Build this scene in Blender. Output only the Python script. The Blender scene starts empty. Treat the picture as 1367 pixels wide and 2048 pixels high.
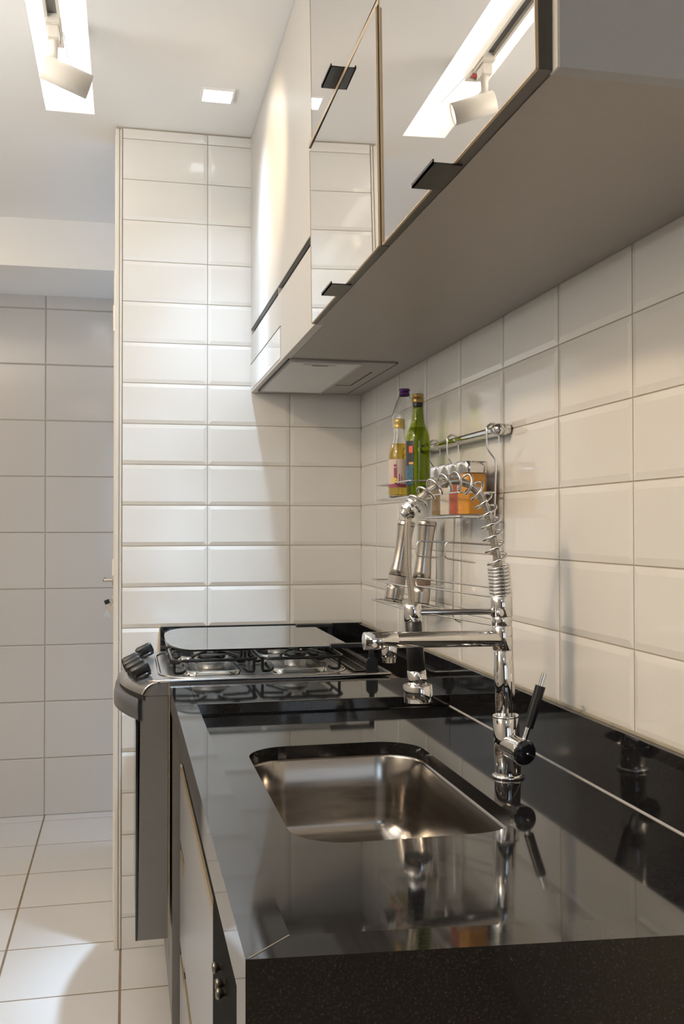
import bpy, math, random
from mathutils import Matrix, Vector
random.seed(4)
PI = math.pi
S = bpy.context.scene
C = S.collection

# ------------------------------------------------------------------ camera
cam = bpy.data.cameras.new('camera'); camo = bpy.data.objects.new('camera', cam); C.objects.link(camo)
rx, ux, wx = (0.977034, -0.213080, -0.001320), (-0.001927, -0.015029, 0.999885), (0.213075, 0.976919, 0.015094)
camo.matrix_world = Matrix(((rx[0], ux[0], -wx[0], -0.71292), (rx[1], ux[1], -wx[1], -2.98110),
                            (rx[2], ux[2], -wx[2], 1.23401), (0, 0, 0, 1)))
cam.sensor_fit = 'VERTICAL'; cam.sensor_height = 36.0; cam.lens = 1975.974 / 2048 * 36.0
cam.clip_start = 0.02; cam.clip_end = 60
S.camera = camo

# ------------------------------------------------------------------ world, lights, exposure
COOL, WARM, NEUT = (0.62, 0.80, 1.0), (1.0, 0.76, 0.49), (1.0, 0.945, 0.865)
world = bpy.data.worlds.new('world'); S.world = world; world.use_nodes = True
wn = world.node_tree.nodes['Background']; wn.inputs['Color'].default_value = (0.66, 0.80, 1.0, 1); wn.inputs['Strength'].default_value = 1.0
SLOT_EMIT = 3.6          # radiance of the diffuser in the ceiling slot
DOWN_W, DOWN_EMIT = 185.0, 6.0
SPOT_W = 15.0
def area(name, loc, target, sx, sy, power, col, spread=180):
    l = bpy.data.lights.new(name, 'AREA'); l.shape = 'RECTANGLE'; l.size = sx; l.size_y = sy
    l.energy = power; l.color = col; l.spread = math.radians(spread)
    o = bpy.data.objects.new(name, l); C.objects.link(o); o.location = loc
    o.rotation_euler = (Vector(target) - Vector(loc)).to_track_quat('-Z', 'Y').to_euler(); return o
def spot(name, loc, target, power, col, deg, blend, r):
    l = bpy.data.lights.new(name, 'SPOT'); l.energy = power; l.color = col; l.spot_size = math.radians(deg)
    l.spot_blend = blend; l.shadow_soft_size = r
    o = bpy.data.objects.new(name, l); C.objects.link(o); o.location = loc
    o.rotation_euler = (Vector(target) - Vector(loc)).to_track_quat('-Z', 'Y').to_euler(); return o
# the downlight's lens throws a narrow core inside a softer, wider beam
for nm, share, deg, bl in (('downlight_core', 1.05, 34, 1.0), ('downlight_beam', 0.25, 70, 1.0), ('downlight_spill', 0.05, 104, 0.8)):
    spot(nm, (-0.471, -0.277, 2.41), (-0.471, -0.277, 0), DOWN_W * share, COOL, deg, bl, 0.03)
# warm ceiling lamps to the left, plus a warm fill added behind the camera
area('room_lamp_warm', (-1.88, -2.0, 2.40), (-1.3, -1.9, 0), 0.24, 0.24, 27, WARM)
area('rear_warm_fill', (-1.05, -4.2, 2.40), (-1.05, -4.2, 0), 0.30, 0.30, 2.5, WARM)
area('passage_lamp_warm', (-1.90, 0.55, 2.40), (-1.7, 0.55, 0), 0.10, 0.10, 5, WARM)
# added fill by the left wall, aimed up to brighten the ceiling; no fixture
area('ceiling_fill', (-1.90, -1.5, 1.70), (-1.78, -1.5, 2.42), 1.5, 0.26, 24, (1.0, 0.98, 0.95))
# daylight coming in by the window of the wall behind
area('window_daylight', (-0.56, -5.28, 1.50), (-0.56, 0, 1.2), 0.62, 1.3, 5, COOL)
S.view_settings.view_transform = 'Standard'; S.view_settings.look = 'None'
S.view_settings.exposure = 0.12; S.view_settings.gamma = 1.0; S.view_settings.use_curve_mapping = False
S.cycles.use_denoising = True
S.cycles.max_bounces = 12; S.cycles.transparent_max_bounces = 16; S.cycles.glossy_bounces = 6
S.cycles.sample_clamp_indirect = 8.0; S.cycles.caustics_reflective = False; S.cycles.caustics_refractive = False

# ------------------------------------------------------------------ materials
def mat(name, col, rough=0.5, metal=0.0, spec=0.5, **k):
    m = bpy.data.materials.new(name); m.use_nodes = True
    nt = m.node_tree; b = nt.nodes['Principled BSDF']
    b.inputs['Base Color'].default_value = (*col, 1); b.inputs['Roughness'].default_value = rough
    b.inputs['Metallic'].default_value = metal; b.inputs['Specular IOR Level'].default_value = spec
    if 'ior' in k: b.inputs['IOR'].default_value = k['ior']
    if 'coat' in k: b.inputs['Coat Weight'].default_value = k['coat']; b.inputs['Coat Roughness'].default_value = k.get('coat_rough', 0.1)
    if 'trans' in k: b.inputs['Transmission Weight'].default_value = k['trans']
    if 'aniso' in k: b.inputs['Anisotropic'].default_value = k['aniso']
    if 'emit' in k:
        b.inputs['Emission Color'].default_value = (*k.get('ecol', col), 1); b.inputs['Emission Strength'].default_value = k['emit']
    if 'noise' in k:                       # (scale, amount, stretch xyz)  colour grain
        sc, am, st = k['noise']
        tc = nt.nodes.new('ShaderNodeTexCoord'); mp = nt.nodes.new('ShaderNodeMapping'); mp.inputs['Scale'].default_value = st
        n = nt.nodes.new('ShaderNodeTexNoise'); n.inputs['Scale'].default_value = sc; n.inputs['Detail'].default_value = 4
        mx = nt.nodes.new('ShaderNodeMix'); mx.data_type = 'RGBA'
        mx.inputs[6].default_value = (*[c * (1 - am) for c in col], 1); mx.inputs[7].default_value = (*[min(1, c * (1 + am)) for c in col], 1)
        nt.links.new(tc.outputs['Object'], mp.inputs[0]); nt.links.new(mp.outputs[0], n.inputs['Vector'])
        nt.links.new(n.outputs['Fac'], mx.inputs[0]); nt.links.new(mx.outputs[2], b.inputs['Base Color'])
        if k.get('rgrain'):
            ma = nt.nodes.new('ShaderNodeMath'); ma.operation = 'MULTIPLY_ADD'; ma.inputs[1].default_value = k['rgrain']; ma.inputs[2].default_value = rough - k['rgrain'] / 2
            nt.links.new(n.outputs['Fac'], ma.inputs[0]); nt.links.new(ma.outputs[0], b.inputs['Roughness'])
    if 'bump' in k:
        sc, stg, dist = k['bump']
        tc = nt.nodes.new('ShaderNodeTexCoord')
        n = nt.nodes.new('ShaderNodeTexNoise'); n.inputs['Scale'].default_value = sc; n.inputs['Detail'].default_value = 2
        bp = nt.nodes.new('ShaderNodeBump'); bp.inputs['Strength'].default_value = stg; bp.inputs['Distance'].default_value = dist
        nt.links.new(tc.outputs['Object'], n.inputs['Vector']); nt.links.new(n.outputs['Fac'], bp.inputs['Height']); nt.links.new(bp.outputs[0], b.inputs['Normal'])
    return m
def tile_mat(name, col, rough, var, bump):
    m = mat(name, col, rough, bump=bump); nt = m.node_tree; b = nt.nodes['Principled BSDF']
    oi = nt.nodes.new('ShaderNodeObjectInfo'); mx = nt.nodes.new('ShaderNodeMix'); mx.data_type = 'RGBA'
    mx.inputs[6].default_value = (*[c * (1 - var) for c in col], 1); mx.inputs[7].default_value = (*[c * (1 + var) for c in col], 1)
    nt.links.new(oi.outputs['Random'], mx.inputs[0]); nt.links.new(mx.outputs[2], b.inputs['Base Color'])
    return m
def clear(name, col, tint=0.0):            # thin clear glass: tinted see-through plus Fresnel reflection
    m = bpy.data.materials.new(name); m.use_nodes = True; nt = m.node_tree; nt.nodes.clear()
    out = nt.nodes.new('ShaderNodeOutputMaterial'); mx = nt.nodes.new('ShaderNodeMixShader'); fr = nt.nodes.new('ShaderNodeFresnel')
    fr.inputs['IOR'].default_value = 1.5
    t = nt.nodes.new('ShaderNodeBsdfTransparent'); t.inputs[0].default_value = (*col, 1)
    g = nt.nodes.new('ShaderNodeBsdfGlossy'); g.inputs['Roughness'].default_value = 0.02
    ge = nt.nodes.new('ShaderNodeNewGeometry'); iv = nt.nodes.new('ShaderNodeMath'); iv.operation = 'SUBTRACT'; iv.inputs[0].default_value = 1
    ml = nt.nodes.new('ShaderNodeMath'); ml.operation = 'MULTIPLY'
    nt.links.new(ge.outputs['Backfacing'], iv.inputs[1]); nt.links.new(iv.outputs[0], ml.inputs[0]); nt.links.new(fr.outputs[0], ml.inputs[1])
    nt.links.new(ml.outputs[0], mx.inputs[0]); nt.links.new(t.outputs[0], mx.inputs[1]); nt.links.new(g.outputs[0], mx.inputs[2])
    nt.links.new(mx.outputs[0], out.inputs[0]); return m
def emitter(name, col, s):
    m = bpy.data.materials.new(name); m.use_nodes = True; nt = m.node_tree; nt.nodes.clear()
    out = nt.nodes.new('ShaderNodeOutputMaterial'); e = nt.nodes.new('ShaderNodeEmission')
    e.inputs[0].default_value = (*col, 1); e.inputs[1].default_value = s; nt.links.new(e.outputs[0], out.inputs[0]); return m
def granite_mat():
    m = mat('black_granite', (0.008, 0.008, 0.009), 0.055, ior=1.75); nt = m.node_tree; b = nt.nodes['Principled BSDF']
    tc = nt.nodes.new('ShaderNodeTexCoord')
    n1 = nt.nodes.new('ShaderNodeTexNoise'); n1.inputs['Scale'].default_value = 430; n1.inputs['Detail'].default_value = 5
    n2 = nt.nodes.new('ShaderNodeTexVoronoi'); n2.inputs['Scale'].default_value = 210
    r1 = nt.nodes.new('ShaderNodeValToRGB'); r1.color_ramp.elements[0].position = 0.50; r1.color_ramp.elements[1].position = 0.80
    r1.color_ramp.elements[0].color = (0.007, 0.007, 0.008, 1); r1.color_ramp.elements[1].color = (0.044, 0.045, 0.048, 1)
    r2 = nt.nodes.new('ShaderNodeValToRGB'); r2.color_ramp.elements[0].position = 0.03; r2.color_ramp.elements[1].position = 0.07
    r2.color_ramp.elements[0].color = (0.12, 0.12, 0.12, 1); r2.color_ramp.elements[1].color = (0, 0, 0, 1)
    ad = nt.nodes.new('ShaderNodeMix'); ad.data_type = 'RGBA'; ad.blend_type = 'ADD'; ad.inputs[0].default_value = 1
    for n in (n1, n2): nt.links.new(tc.outputs['Object'], n.inputs['Vector'])
    nt.links.new(n1.outputs['Fac'], r1.inputs[0]); nt.links.new(n2.outputs['Distance'], r2.inputs[0])
    nt.links.new(r1.outputs[0], ad.inputs[6]); nt.links.new(r2.outputs[0], ad.inputs[7]); nt.links.new(ad.outputs[2], b.inputs['Base Color'])
    return m
def filter_mat():
    m = mat('filter_mesh', (0.8, 0.8, 0.79), 0.5, 0.0); nt = m.node_tree; b = nt.nodes['Principled BSDF']
    tc = nt.nodes.new('ShaderNodeTexCoord'); ck = nt.nodes.new('ShaderNodeTexChecker'); ck.inputs['Scale'].default_value = 240
    ck.inputs[1].default_value = (0.86, 0.86, 0.85, 1); ck.inputs[2].default_value = (0.62, 0.62, 0.62, 1)
    nt.links.new(tc.outputs['Object'], ck.inputs[0]); nt.links.new(ck.outputs[0], b.inputs['Base Color']); return m
def braid_mat():
    m = mat('braided_steel', (0.55, 0.50, 0.42), 0.35, 0.9); nt = m.node_tree; b = nt.nodes['Principled BSDF']
    tc = nt.nodes.new('ShaderNodeTexCoord'); ck = nt.nodes.new('ShaderNodeTexChecker'); ck.inputs['Scale'].default_value = 700
    ck.inputs[1].default_value = (0.72, 0.66, 0.57, 1); ck.inputs[2].default_value = (0.26, 0.23, 0.19, 1)
    nt.links.new(tc.outputs['Object'], ck.inputs[0]); nt.links.new(ck.outputs[0], b.inputs['Base Color']); return m
M = {}
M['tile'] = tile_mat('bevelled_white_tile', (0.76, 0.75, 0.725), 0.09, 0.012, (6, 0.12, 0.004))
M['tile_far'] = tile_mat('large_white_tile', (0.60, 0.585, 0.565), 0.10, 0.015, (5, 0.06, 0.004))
M['tile_floor'] = tile_mat('floor_tile', (0.66, 0.665, 0.675), 0.16, 0.02, (4, 0.05, 0.003))
M['grout'] = mat('wall_grout', (0.40, 0.355, 0.29), 0.8, noise=(30, 0.12, (1, 1, 1)))
M['grout_floor'] = mat('floor_grout', (0.24, 0.19, 0.13), 0.9, noise=(20, 0.3, (1, 1, 1)))
M['ceiling'] = mat('ceiling_paint', (0.90, 0.90, 0.895), 0.75, noise=(3, 0.01, (1, 1, 1)))
M['paint'] = mat('wall_paint', (0.70, 0.67, 0.62), 0.7, noise=(3, 0.015, (1, 1, 1)))
M['brown'] = mat('brown_wood', (0.16, 0.085, 0.05), 0.35, noise=(6, 0.35, (1, 1, 0.08)))
M['white'] = mat('white_lacquer', (0.80, 0.79, 0.76), 0.35, noise=(9, 0.01, (1, 1, 1)))
M['trimw'] = mat('trim_paint', (0.74, 0.70, 0.64), 0.45, noise=(22, 0.05, (1, 1, 0.3)))
M['granite'] = granite_mat()
M['sealant'] = mat('joint_sealant', (0.40, 0.36, 0.29), 0.6, noise=(40, 0.25, (1, 1, 1)))
M['steel'] = mat('brushed_steel', (0.56, 0.52, 0.47), 0.24, 1.0, noise=(120, 0.05, (1, 1, 0.05)))
M['sinksteel'] = mat('sink_steel', (0.37, 0.345, 0.32), 0.19, 1.0, noise=(14, 0.10, (1, 1, 6)), rgrain=0.12)
M['chrome'] = mat('chrome', (0.74, 0.735, 0.73), 0.045, 1.0, noise=(40, 0.02, (1, 1, 1)))
M['wire'] = mat('chrome_wire', (0.80, 0.79, 0.77), 0.12, 1.0, noise=(60, 0.05, (1, 1, 1)))
M['braid'] = braid_mat()
M['black'] = mat('black_plastic', (0.012, 0.012, 0.013), 0.32, noise=(50, 0.2, (1, 1, 1)))
M['blackgloss'] = mat('black_gloss', (0.012, 0.012, 0.016), 0.10, noise=(50, 0.2, (1, 1, 1)))
M['enamel'] = mat('black_enamel', (0.010, 0.010, 0.011), 0.16, noise=(50, 0.2, (1, 1, 1)))
M['void'] = mat('dark_recess', (0.012, 0.011, 0.010), 0.6, noise=(20, 0.3, (1, 1, 1)))  # near-black colour that carries the shade inside recesses and gaps
M['mirror'] = mat('tinted_mirror', (0.80, 0.77, 0.73), 0.0, 1.0, noise=(2, 0.004, (1, 1, 1)))
M['edge'] = mat('champagne_edge', (0.52, 0.42, 0.30), 0.38, 0.5, noise=(90, 0.08, (1, 1, 1)))
M['dooredge'] = mat('dark_door_edge', (0.055, 0.048, 0.042), 0.35, noise=(30, 0.15, (1, 1, 1)))
M['tab'] = mat('black_tab_metal', (0.030, 0.030, 0.028), 0.30, 0.4, noise=(60, 0.15, (1, 1, 1)))
M['satin'] = mat('satin_greige_panel', (0.58, 0.565, 0.54), 0.46, 0.4, noise=(60, 0.035, (1, 1, 0.05)))
M['carcass'] = mat('taupe_melamine', (0.355, 0.328, 0.305), 0.42, noise=(70, 0.06, (1, 1, 1)))
M['sidepanel'] = mat('light_grey_melamine', (0.37, 0.375, 0.39), 0.5, noise=(160, 0.05, (1, 1, 1)))
M['drawer'] = mat('grey_drawer_front', (0.31, 0.315, 0.33), 0.34, 0.25, noise=(70, 0.05, (1, 1, 0.06)))
M['gold'] = mat('brass_pull_strip', (0.36, 0.30, 0.21), 0.4, 0.4, noise=(60, 0.08, (1, 1, 1)))
M['stove'] = mat('stove_steel', (0.47, 0.45, 0.43), 0.24, 0.9, noise=(40, 0.06, (8, 1, 1)), rgrain=0.08)
M['stoveside'] = mat('stove_side_paint', (0.20, 0.195, 0.19), 0.34, 0.4, noise=(90, 0.05, (1, 1, 1)))
M['fascia'] = mat('graphite_fascia', (0.13, 0.13, 0.135), 0.28, 0.6, noise=(60, 0.08, (1, 1, 1)))
M['pad'] = mat('polished_pan', (0.66, 0.64, 0.62), 0.15, 1.0, noise=(40, 0.05, (1, 1, 1)))
M['alu'] = mat('burner_aluminium', (0.62, 0.61, 0.59), 0.35, 0.9, noise=(60, 0.08, (1, 1, 1)))
M['glasslid'] = mat('lid_glass', (0.93, 0.97, 0.96), 0.0, 0, 0.5, trans=1.0, ior=1.52, noise=(3, 0.004, (1, 1, 1)))
M['clear'] = clear('clear_glass', (0.95, 0.96, 0.96)); M['purpleglass'] = clear('pale_violet_glass', (0.965, 0.955, 0.97))
M['bottleglass'] = mat('bottle_glass', (0.97, 0.975, 0.97), 0.0, 0, 0.5, trans=1.0, ior=1.45, noise=(3, 0.004, (1, 1, 1)))
M['greenglass'] = clear('green_glass', (0.66, 0.76, 0.22))
M['oilgreen'] = clear('green_oil', (0.78, 0.80, 0.22))
M['oil'] = clear('golden_oil', (0.86, 0.72, 0.28))
M['cap_purple'] = mat('purple_cap', (0.10, 0.025, 0.20), 0.4, noise=(80, 0.15, (1, 1, 1)))
M['cap_gold'] = mat('gold_cap', (0.42, 0.29, 0.09), 0.32, 0.75, noise=(90, 0.15, (1, 1, 6)))
M['cap_yellow'] = mat('yellow_gold_cap', (0.62, 0.47, 0.17), 0.35, 0.4, noise=(90, 0.12, (1, 1, 6)))
M['lab_dark'] = mat('dark_label', (0.035, 0.035, 0.05), 0.5, noise=(140, 0.5, (1, 1, 1)))
M['lab_red'] = mat('red_print', (0.80, 0.13, 0.045), 0.5, noise=(120, 0.2, (1, 1, 1)))
M['lab_blue'] = mat('blue_print', (0.05, 0.14, 0.22), 0.5, noise=(110, 0.6, (1, 1, 1)))
M['lab_orange'] = mat('orange_print', (0.75, 0.42, 0.14), 0.5, noise=(110, 0.2, (1, 1, 1)))
M['lab_pale'] = mat('pale_label', (0.66, 0.56, 0.52), 0.55, noise=(45, 0.10, (1, 1, 1)))
M['lab_plum'] = mat('plum_print', (0.33, 0.07, 0.14), 0.55, noise=(70, 0.4, (1, 1, 1)))
M['lab_yellow'] = mat('yellow_print', (0.80, 0.58, 0.08), 0.55, noise=(70, 0.2, (1, 1, 1)))
M['acryl'] = mat('frosted_acrylic', (0.62, 0.57, 0.54), 0.25, 0, 0.5, trans=0.35, noise=(30, 0.1, (1, 1, 1)))
M['peppercorn'] = mat('peppercorn_band', (0.24, 0.17, 0.13), 0.3, noise=(220, 0.5, (1, 1, 1)))
M['turmeric'] = mat('orange_spice', (0.72, 0.30, 0.012), 0.55, noise=(120, 0.10, (1, 1, 1)))
M['paprika'] = mat('red_spice', (0.42, 0.075, 0.02), 0.6, noise=(160, 0.2, (1, 1, 1)))
M['salt'] = mat('pale_spice', (0.68, 0.60, 0.52), 0.7, noise=(160, 0.08, (1, 1, 1)))
M['herb'] = mat('brown_spice', (0.24, 0.15, 0.06), 0.7, noise=(160, 0.35, (1, 1, 1)))
M['lampbody'] = mat('white_lamp_enamel', (0.80, 0.76, 0.69), 0.4, noise=(9, 0.01, (1, 1, 1)))
M['groove'] = mat('track_groove', (0.22, 0.22, 0.23), 0.4, 0.5, noise=(60, 0.1, (1, 1, 1)))
M['slot_emit'] = emitter('slot_diffuser_glow', NEUT, SLOT_EMIT)
M['down_emit'] = emitter('downlight_glow', (0.86, 0.94, 1.0), DOWN_EMIT)
M['spot_emit'] = emitter('spot_lens_glow', (1.0, 0.86, 0.62), 9.0)
M['knobmetal'] = mat('dull_bronze_knob', (0.22, 0.20, 0.17), 0.35, 0.9, noise=(60, 0.08, (1, 1, 1)))
M['tagplate'] = mat('grey_tag_plastic', (0.50, 0.48, 0.46), 0.35, noise=(60, 0.06, (1, 1, 1)))
M['keyshine'] = mat('nickel_key', (0.62, 0.66, 0.70), 0.3, 0.4, noise=(60, 0.06, (1, 1, 1)))
M['keygrey'] = mat('key_tag_metal', (0.62, 0.60, 0.58), 0.35, 0.7, noise=(60, 0.08, (1, 1, 1)))
M['redled'] = mat('red_plug', (0.55, 0.10, 0.08), 0.4, noise=(60, 0.08, (1, 1, 1)))

# ------------------------------------------------------------------ mesh helpers
class MB:
    def __init__(s): s.v = []; s.f = []; s.sm = []
    def add(s, v, f, smooth=False):
        n = len(s.v); s.v += [tuple(p) for p in v]; s.f += [tuple(i + n for i in q) for q in f]; s.sm += [smooth] * len(f); return s
    def box(s, x0, x1, y0, y1, z0, z1):
        x0, x1 = sorted((x0, x1)); y0, y1 = sorted((y0, y1)); z0, z1 = sorted((z0, z1))
        v = [(x, y, z) for z in (z0, z1) for y in (y0, y1) for x in (x0, x1)]
        return s.add(v, [(0, 2, 3, 1), (4, 5, 7, 6), (0, 1, 5, 4), (2, 6, 7, 3), (0, 4, 6, 2), (1, 3, 7, 5)])
    def tube(s, pts, r, n=8, closed=False, caps=True, smooth=True):
        P = [Vector(p) for p in pts]; m = len(P); rr = r if isinstance(r, (list, tuple)) else [r] * m
        T = []
        for i in range(m):
            a = P[(i - 1) % m] if (closed or i) else P[0]; b = P[(i + 1) % m] if (closed or i < m - 1) else P[-1]
            d = (b - a); T.append(d.normalized() if d.length > 1e-9 else Vector((0, 0, 1)))
        u = T[0].orthogonal().normalized(); vv = []
        for i in range(m):
            u = (u - T[i] * u.dot(T[i])); u = u.normalized() if u.length > 1e-6 else T[i].orthogonal().normalized()
            w = T[i].cross(u)
            for k in range(n):
                a = 2 * PI * k / n; vv.append(P[i] + (u * math.cos(a) + w * math.sin(a)) * rr[i])
        f = []
        for i in range(m if closed else m - 1):
            j = (i + 1) % m
            f += [(i * n + k, i * n + (k + 1) % n, j * n + (k + 1) % n, j * n + k) for k in range(n)]
        s.add(vv, f, smooth)
        if caps and not closed:
            s.add(vv[:n][::-1], [tuple(range(n))]); s.add(vv[-n:], [tuple(range(n))])
        return s
    def cyl(s, a, b, r0, r1=None, n=28): return s.tube([a, b], [r0, r0 if r1 is None else r1], n)
    def lathe(s, prof, c=(0, 0, 0), n=32, axis=None, smooth=True):
        vv = []; c = Vector(c)
        for r, z in prof: vv += [(max(r, 1e-5) * math.cos(2 * PI * k / n), max(r, 1e-5) * math.sin(2 * PI * k / n), z) for k in range(n)]
        if axis is not None:
            q = Vector((0, 0, 1)).rotation_difference(Vector(axis)); vv = [q @ Vector(p) for p in vv]
        vv = [Vector(p) + c for p in vv]
        f = [(i * n + k, i * n + (k + 1) % n, (i + 1) * n + (k + 1) % n, (i + 1) * n + k) for i in range(len(prof) - 1) for k in range(n)]
        return s.add(vv, f, smooth)
    def bottle(s, prof, c, t=0.0018, n=36):      # glass wall with a real inner surface
        inn = [(max(r - t, 1e-5), z + (t if i < 2 else 0)) for i, (r, z) in enumerate(prof)]
        return s.lathe(prof + inn[::-1], c, n)
    def loft(s, loops, cap0=False, cap1=False, smooth=False):
        n = len(loops[0]); vv = [p for l in loops for p in l]
        f = [(i * n + k, i * n + (k + 1) % n, (i + 1) * n + (k + 1) % n, (i + 1) * n + k) for i in range(len(loops) - 1) for k in range(n)]
        if cap0: f.append(tuple(range(n))[::-1])
        if cap1: f.append(tuple(range((len(loops) - 1) * n, len(loops) * n)))
        return s.add(vv, f, smooth)
    def build(s, name, m, parent=None, bevel=0, auto=True, seg=2):
        me = bpy.data.meshes.new(name); me.from_pydata(s.v, [], s.f); me.materials.append(M[m] if isinstance(m, str) else m)
        for p, q in zip(me.polygons, s.sm): p.use_smooth = q
        me.update()
        o = bpy.data.objects.new(name, me); C.objects.link(o)
        if parent: o.parent = parent
        if bevel:
            b = o.modifiers.new('bevel', 'BEVEL'); b.width = bevel; b.segments = seg; b.limit_method = 'ANGLE'; b.angle_limit = 0.6
        return o
def rrect(x0, x1, y0, y1, r, n=8):            # rounded rectangle, counter-clockwise, list of (x, y)
    out = []
    for cx, cy, a0 in ((x1 - r, y1 - r, 0), (x0 + r, y1 - r, 90), (x0 + r, y0 + r, 180), (x1 - r, y0 + r, 270)):
        out += [(cx + r * math.cos(math.radians(a0 + 90 * k / n)), cy + r * math.sin(math.radians(a0 + 90 * k / n))) for k in range(n + 1)]
    return out
def smooth_path(P, sub=6):
    P = [Vector(p) for p in P]; out = []
    for i in range(len(P) - 1):
        p0 = P[max(i - 1, 0)]; p1 = P[i]; p2 = P[i + 1]; p3 = P[min(i + 2, len(P) - 1)]
        for k in range(sub):
            t = k / sub; out.append(0.5 * ((2 * p1) + (p2 - p0) * t + (2 * p0 - 5 * p1 + 4 * p2 - p3) * t * t + (3 * p1 - p0 - 3 * p2 + p3) * t ** 3))
    return out + [P[-1]]
def fillet(P, r, n=4, closed=False):           # round the corners of a wire
    P = [Vector(p) for p in P]; m = len(P); out = []
    for i in range(m):
        if not closed and i in (0, m - 1): out.append(P[i]); continue
        a, b, c = P[(i - 1) % m], P[i], P[(i + 1) % m]
        ra = min(r, (a - b).length * 0.49, (c - b).length * 0.49)
        p, q = b + (a - b).normalized() * ra, b + (c - b).normalized() * ra
        out += [(1 - t) ** 2 * p + 2 * t * (1 - t) * b + t * t * q for t in [k / n for k in range(n + 1)]]
    return out
def tag(o, label=None, cat=None, group=None, kind=None):
    for k, v in (('label', label), ('category', cat), ('group', group), ('kind', kind)):
        if v: o[k] = v
    return o
def thing(name, label, cat, loc=(0, 0, 0), group=None):
    o = bpy.data.objects.new(name, None); C.objects.link(o); o.location = loc; o.empty_display_size = 0.05
    return tag(o, label, cat, group)
def struct(name, mb, m, parent=None, **k):
    o = mb.build(name, m, parent, **k); o['kind'] = 'structure'; return o

# ------------------------------------------------------------------ tiles
CEIL = 2.42
_tm = {}
def tile_mesh(w, h, bev, d, m, cut):           # pillow-bevelled tile, lower left corner at 0,0; cut = sides without a bevel
    key = (round(w, 4), round(h, 4), bev, m, cut)
    if key in _tm: return _tm[key]
    l, r, b, t = [0 if c in cut else bev for c in 'lrbt']
    v = [(0, 0, -0.002), (w, 0, -0.002), (w, h, -0.002), (0, h, -0.002), (0, 0, 0.001), (w, 0, 0.001), (w, h, 0.001), (0, h, 0.001),
         (l, b, d), (w - r, b, d), (w - r, h - t, d), (l, h - t, d)]
    f = [(0, 1, 5, 4), (1, 2, 6, 5), (2, 3, 7, 6), (3, 0, 4, 7), (4, 5, 9, 8), (5, 6, 10, 9), (6, 7, 11, 10), (7, 4, 8, 11), (8, 9, 10, 11), (3, 2, 1, 0)]
    me = bpy.data.meshes.new('tile'); me.from_pydata(v, [], f); me.materials.append(M[m]); _tm[key] = me; return me
ROT = {'back': Matrix(((1, 0, 0), (0, 0, -1), (0, 1, 0))), 'right': Matrix(((0, 0, -1), (-1, 0, 0), (0, 1, 0))), 'floor': Matrix.Identity(3)}
def lay(parent, kind, us, vs, org, bev, d, m, gap, skip=None):   # us, vs: joint coordinates in the wall plane
    for i in range(len(us) - 1):
        for j in range(len(vs) - 1):
            u0, u1, v0, v1 = us[i][0], us[i + 1][0], vs[j][0], vs[j + 1][0]
            if skip and skip(u0, u1, v0, v1): continue
            cut = ('l' if us[i][1] else '') + ('r' if us[i + 1][1] else '') + ('b' if vs[j][1] else '') + ('t' if vs[j + 1][1] else '')
            o = bpy.data.objects.new('tile', tile_mesh(u1 - u0 - gap, v1 - v0 - gap, bev, d, m, cut)); C.objects.link(o); o.parent = parent
            p = ROT[kind] @ Vector((u0 + gap / 2, v0 + gap / 2, 0)) + Vector(org)
            o.matrix_local = Matrix.Translation(p) @ ROT[kind].to_4x4()
ZR = [1.2989 - k * 0.12080 for k in range(-9, 11)]
ZR = [(0.0, 1)] + [(z, 0) for z in sorted(ZR)] + [(CEIL - 0.004, 1)]
# back wall: the end of a tiled pillar
wb = struct('wall_back', MB().box(-0.7427, 0.10, 0.0, 0.15, 0, CEIL), 'grout')
lay(wb, 'back', [(-0.7256, 1), (-0.4756, 0), (-0.2256, 0), (-0.002, 1)], ZR, (0, 0, 0), 0.011, 0.0027, 'tile', 0.0022,
    skip=lambda u0, u1, v0, v1: u0 > -0.5 and v1 < 0.88)
# right wall
wr = struct('wall_right', MB().box(0.0, 0.10, -5.3, 0.0, 0, CEIL), 'grout')
lay(wr, 'right', [(0.002, 1)] + [(0.1824 + 0.25 * k, 0) for k in range(0, 14)], [z for z in ZR if 0.85 < z[0] < 1.9], (0, 0, 0), 0.011, 0.0027, 'tile', 0.0022)
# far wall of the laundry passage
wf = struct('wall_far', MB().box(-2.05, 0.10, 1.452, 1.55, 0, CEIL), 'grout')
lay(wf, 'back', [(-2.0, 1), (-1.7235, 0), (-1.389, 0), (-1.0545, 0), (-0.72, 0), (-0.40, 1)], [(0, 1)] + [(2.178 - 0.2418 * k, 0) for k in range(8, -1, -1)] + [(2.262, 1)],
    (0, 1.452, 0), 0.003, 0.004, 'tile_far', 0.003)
# floor
fl = struct('floor', MB().box(-2.05, 0.10, -5.3, 1.55, -0.08, -0.0007), 'grout_floor')
lay(fl, 'floor', [(-2.03, 1)] + [(-0.7275 - 0.3245 * k, 0) for k in range(4, -2, -1)], [(-0.263 - 0.3251 * k, 0) for k in range(9, -6, -1)] + [(1.452, 1)],
    (0, 0, -0.004), 0.0015, 0.004, 'tile_floor', 0.0042)
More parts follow.
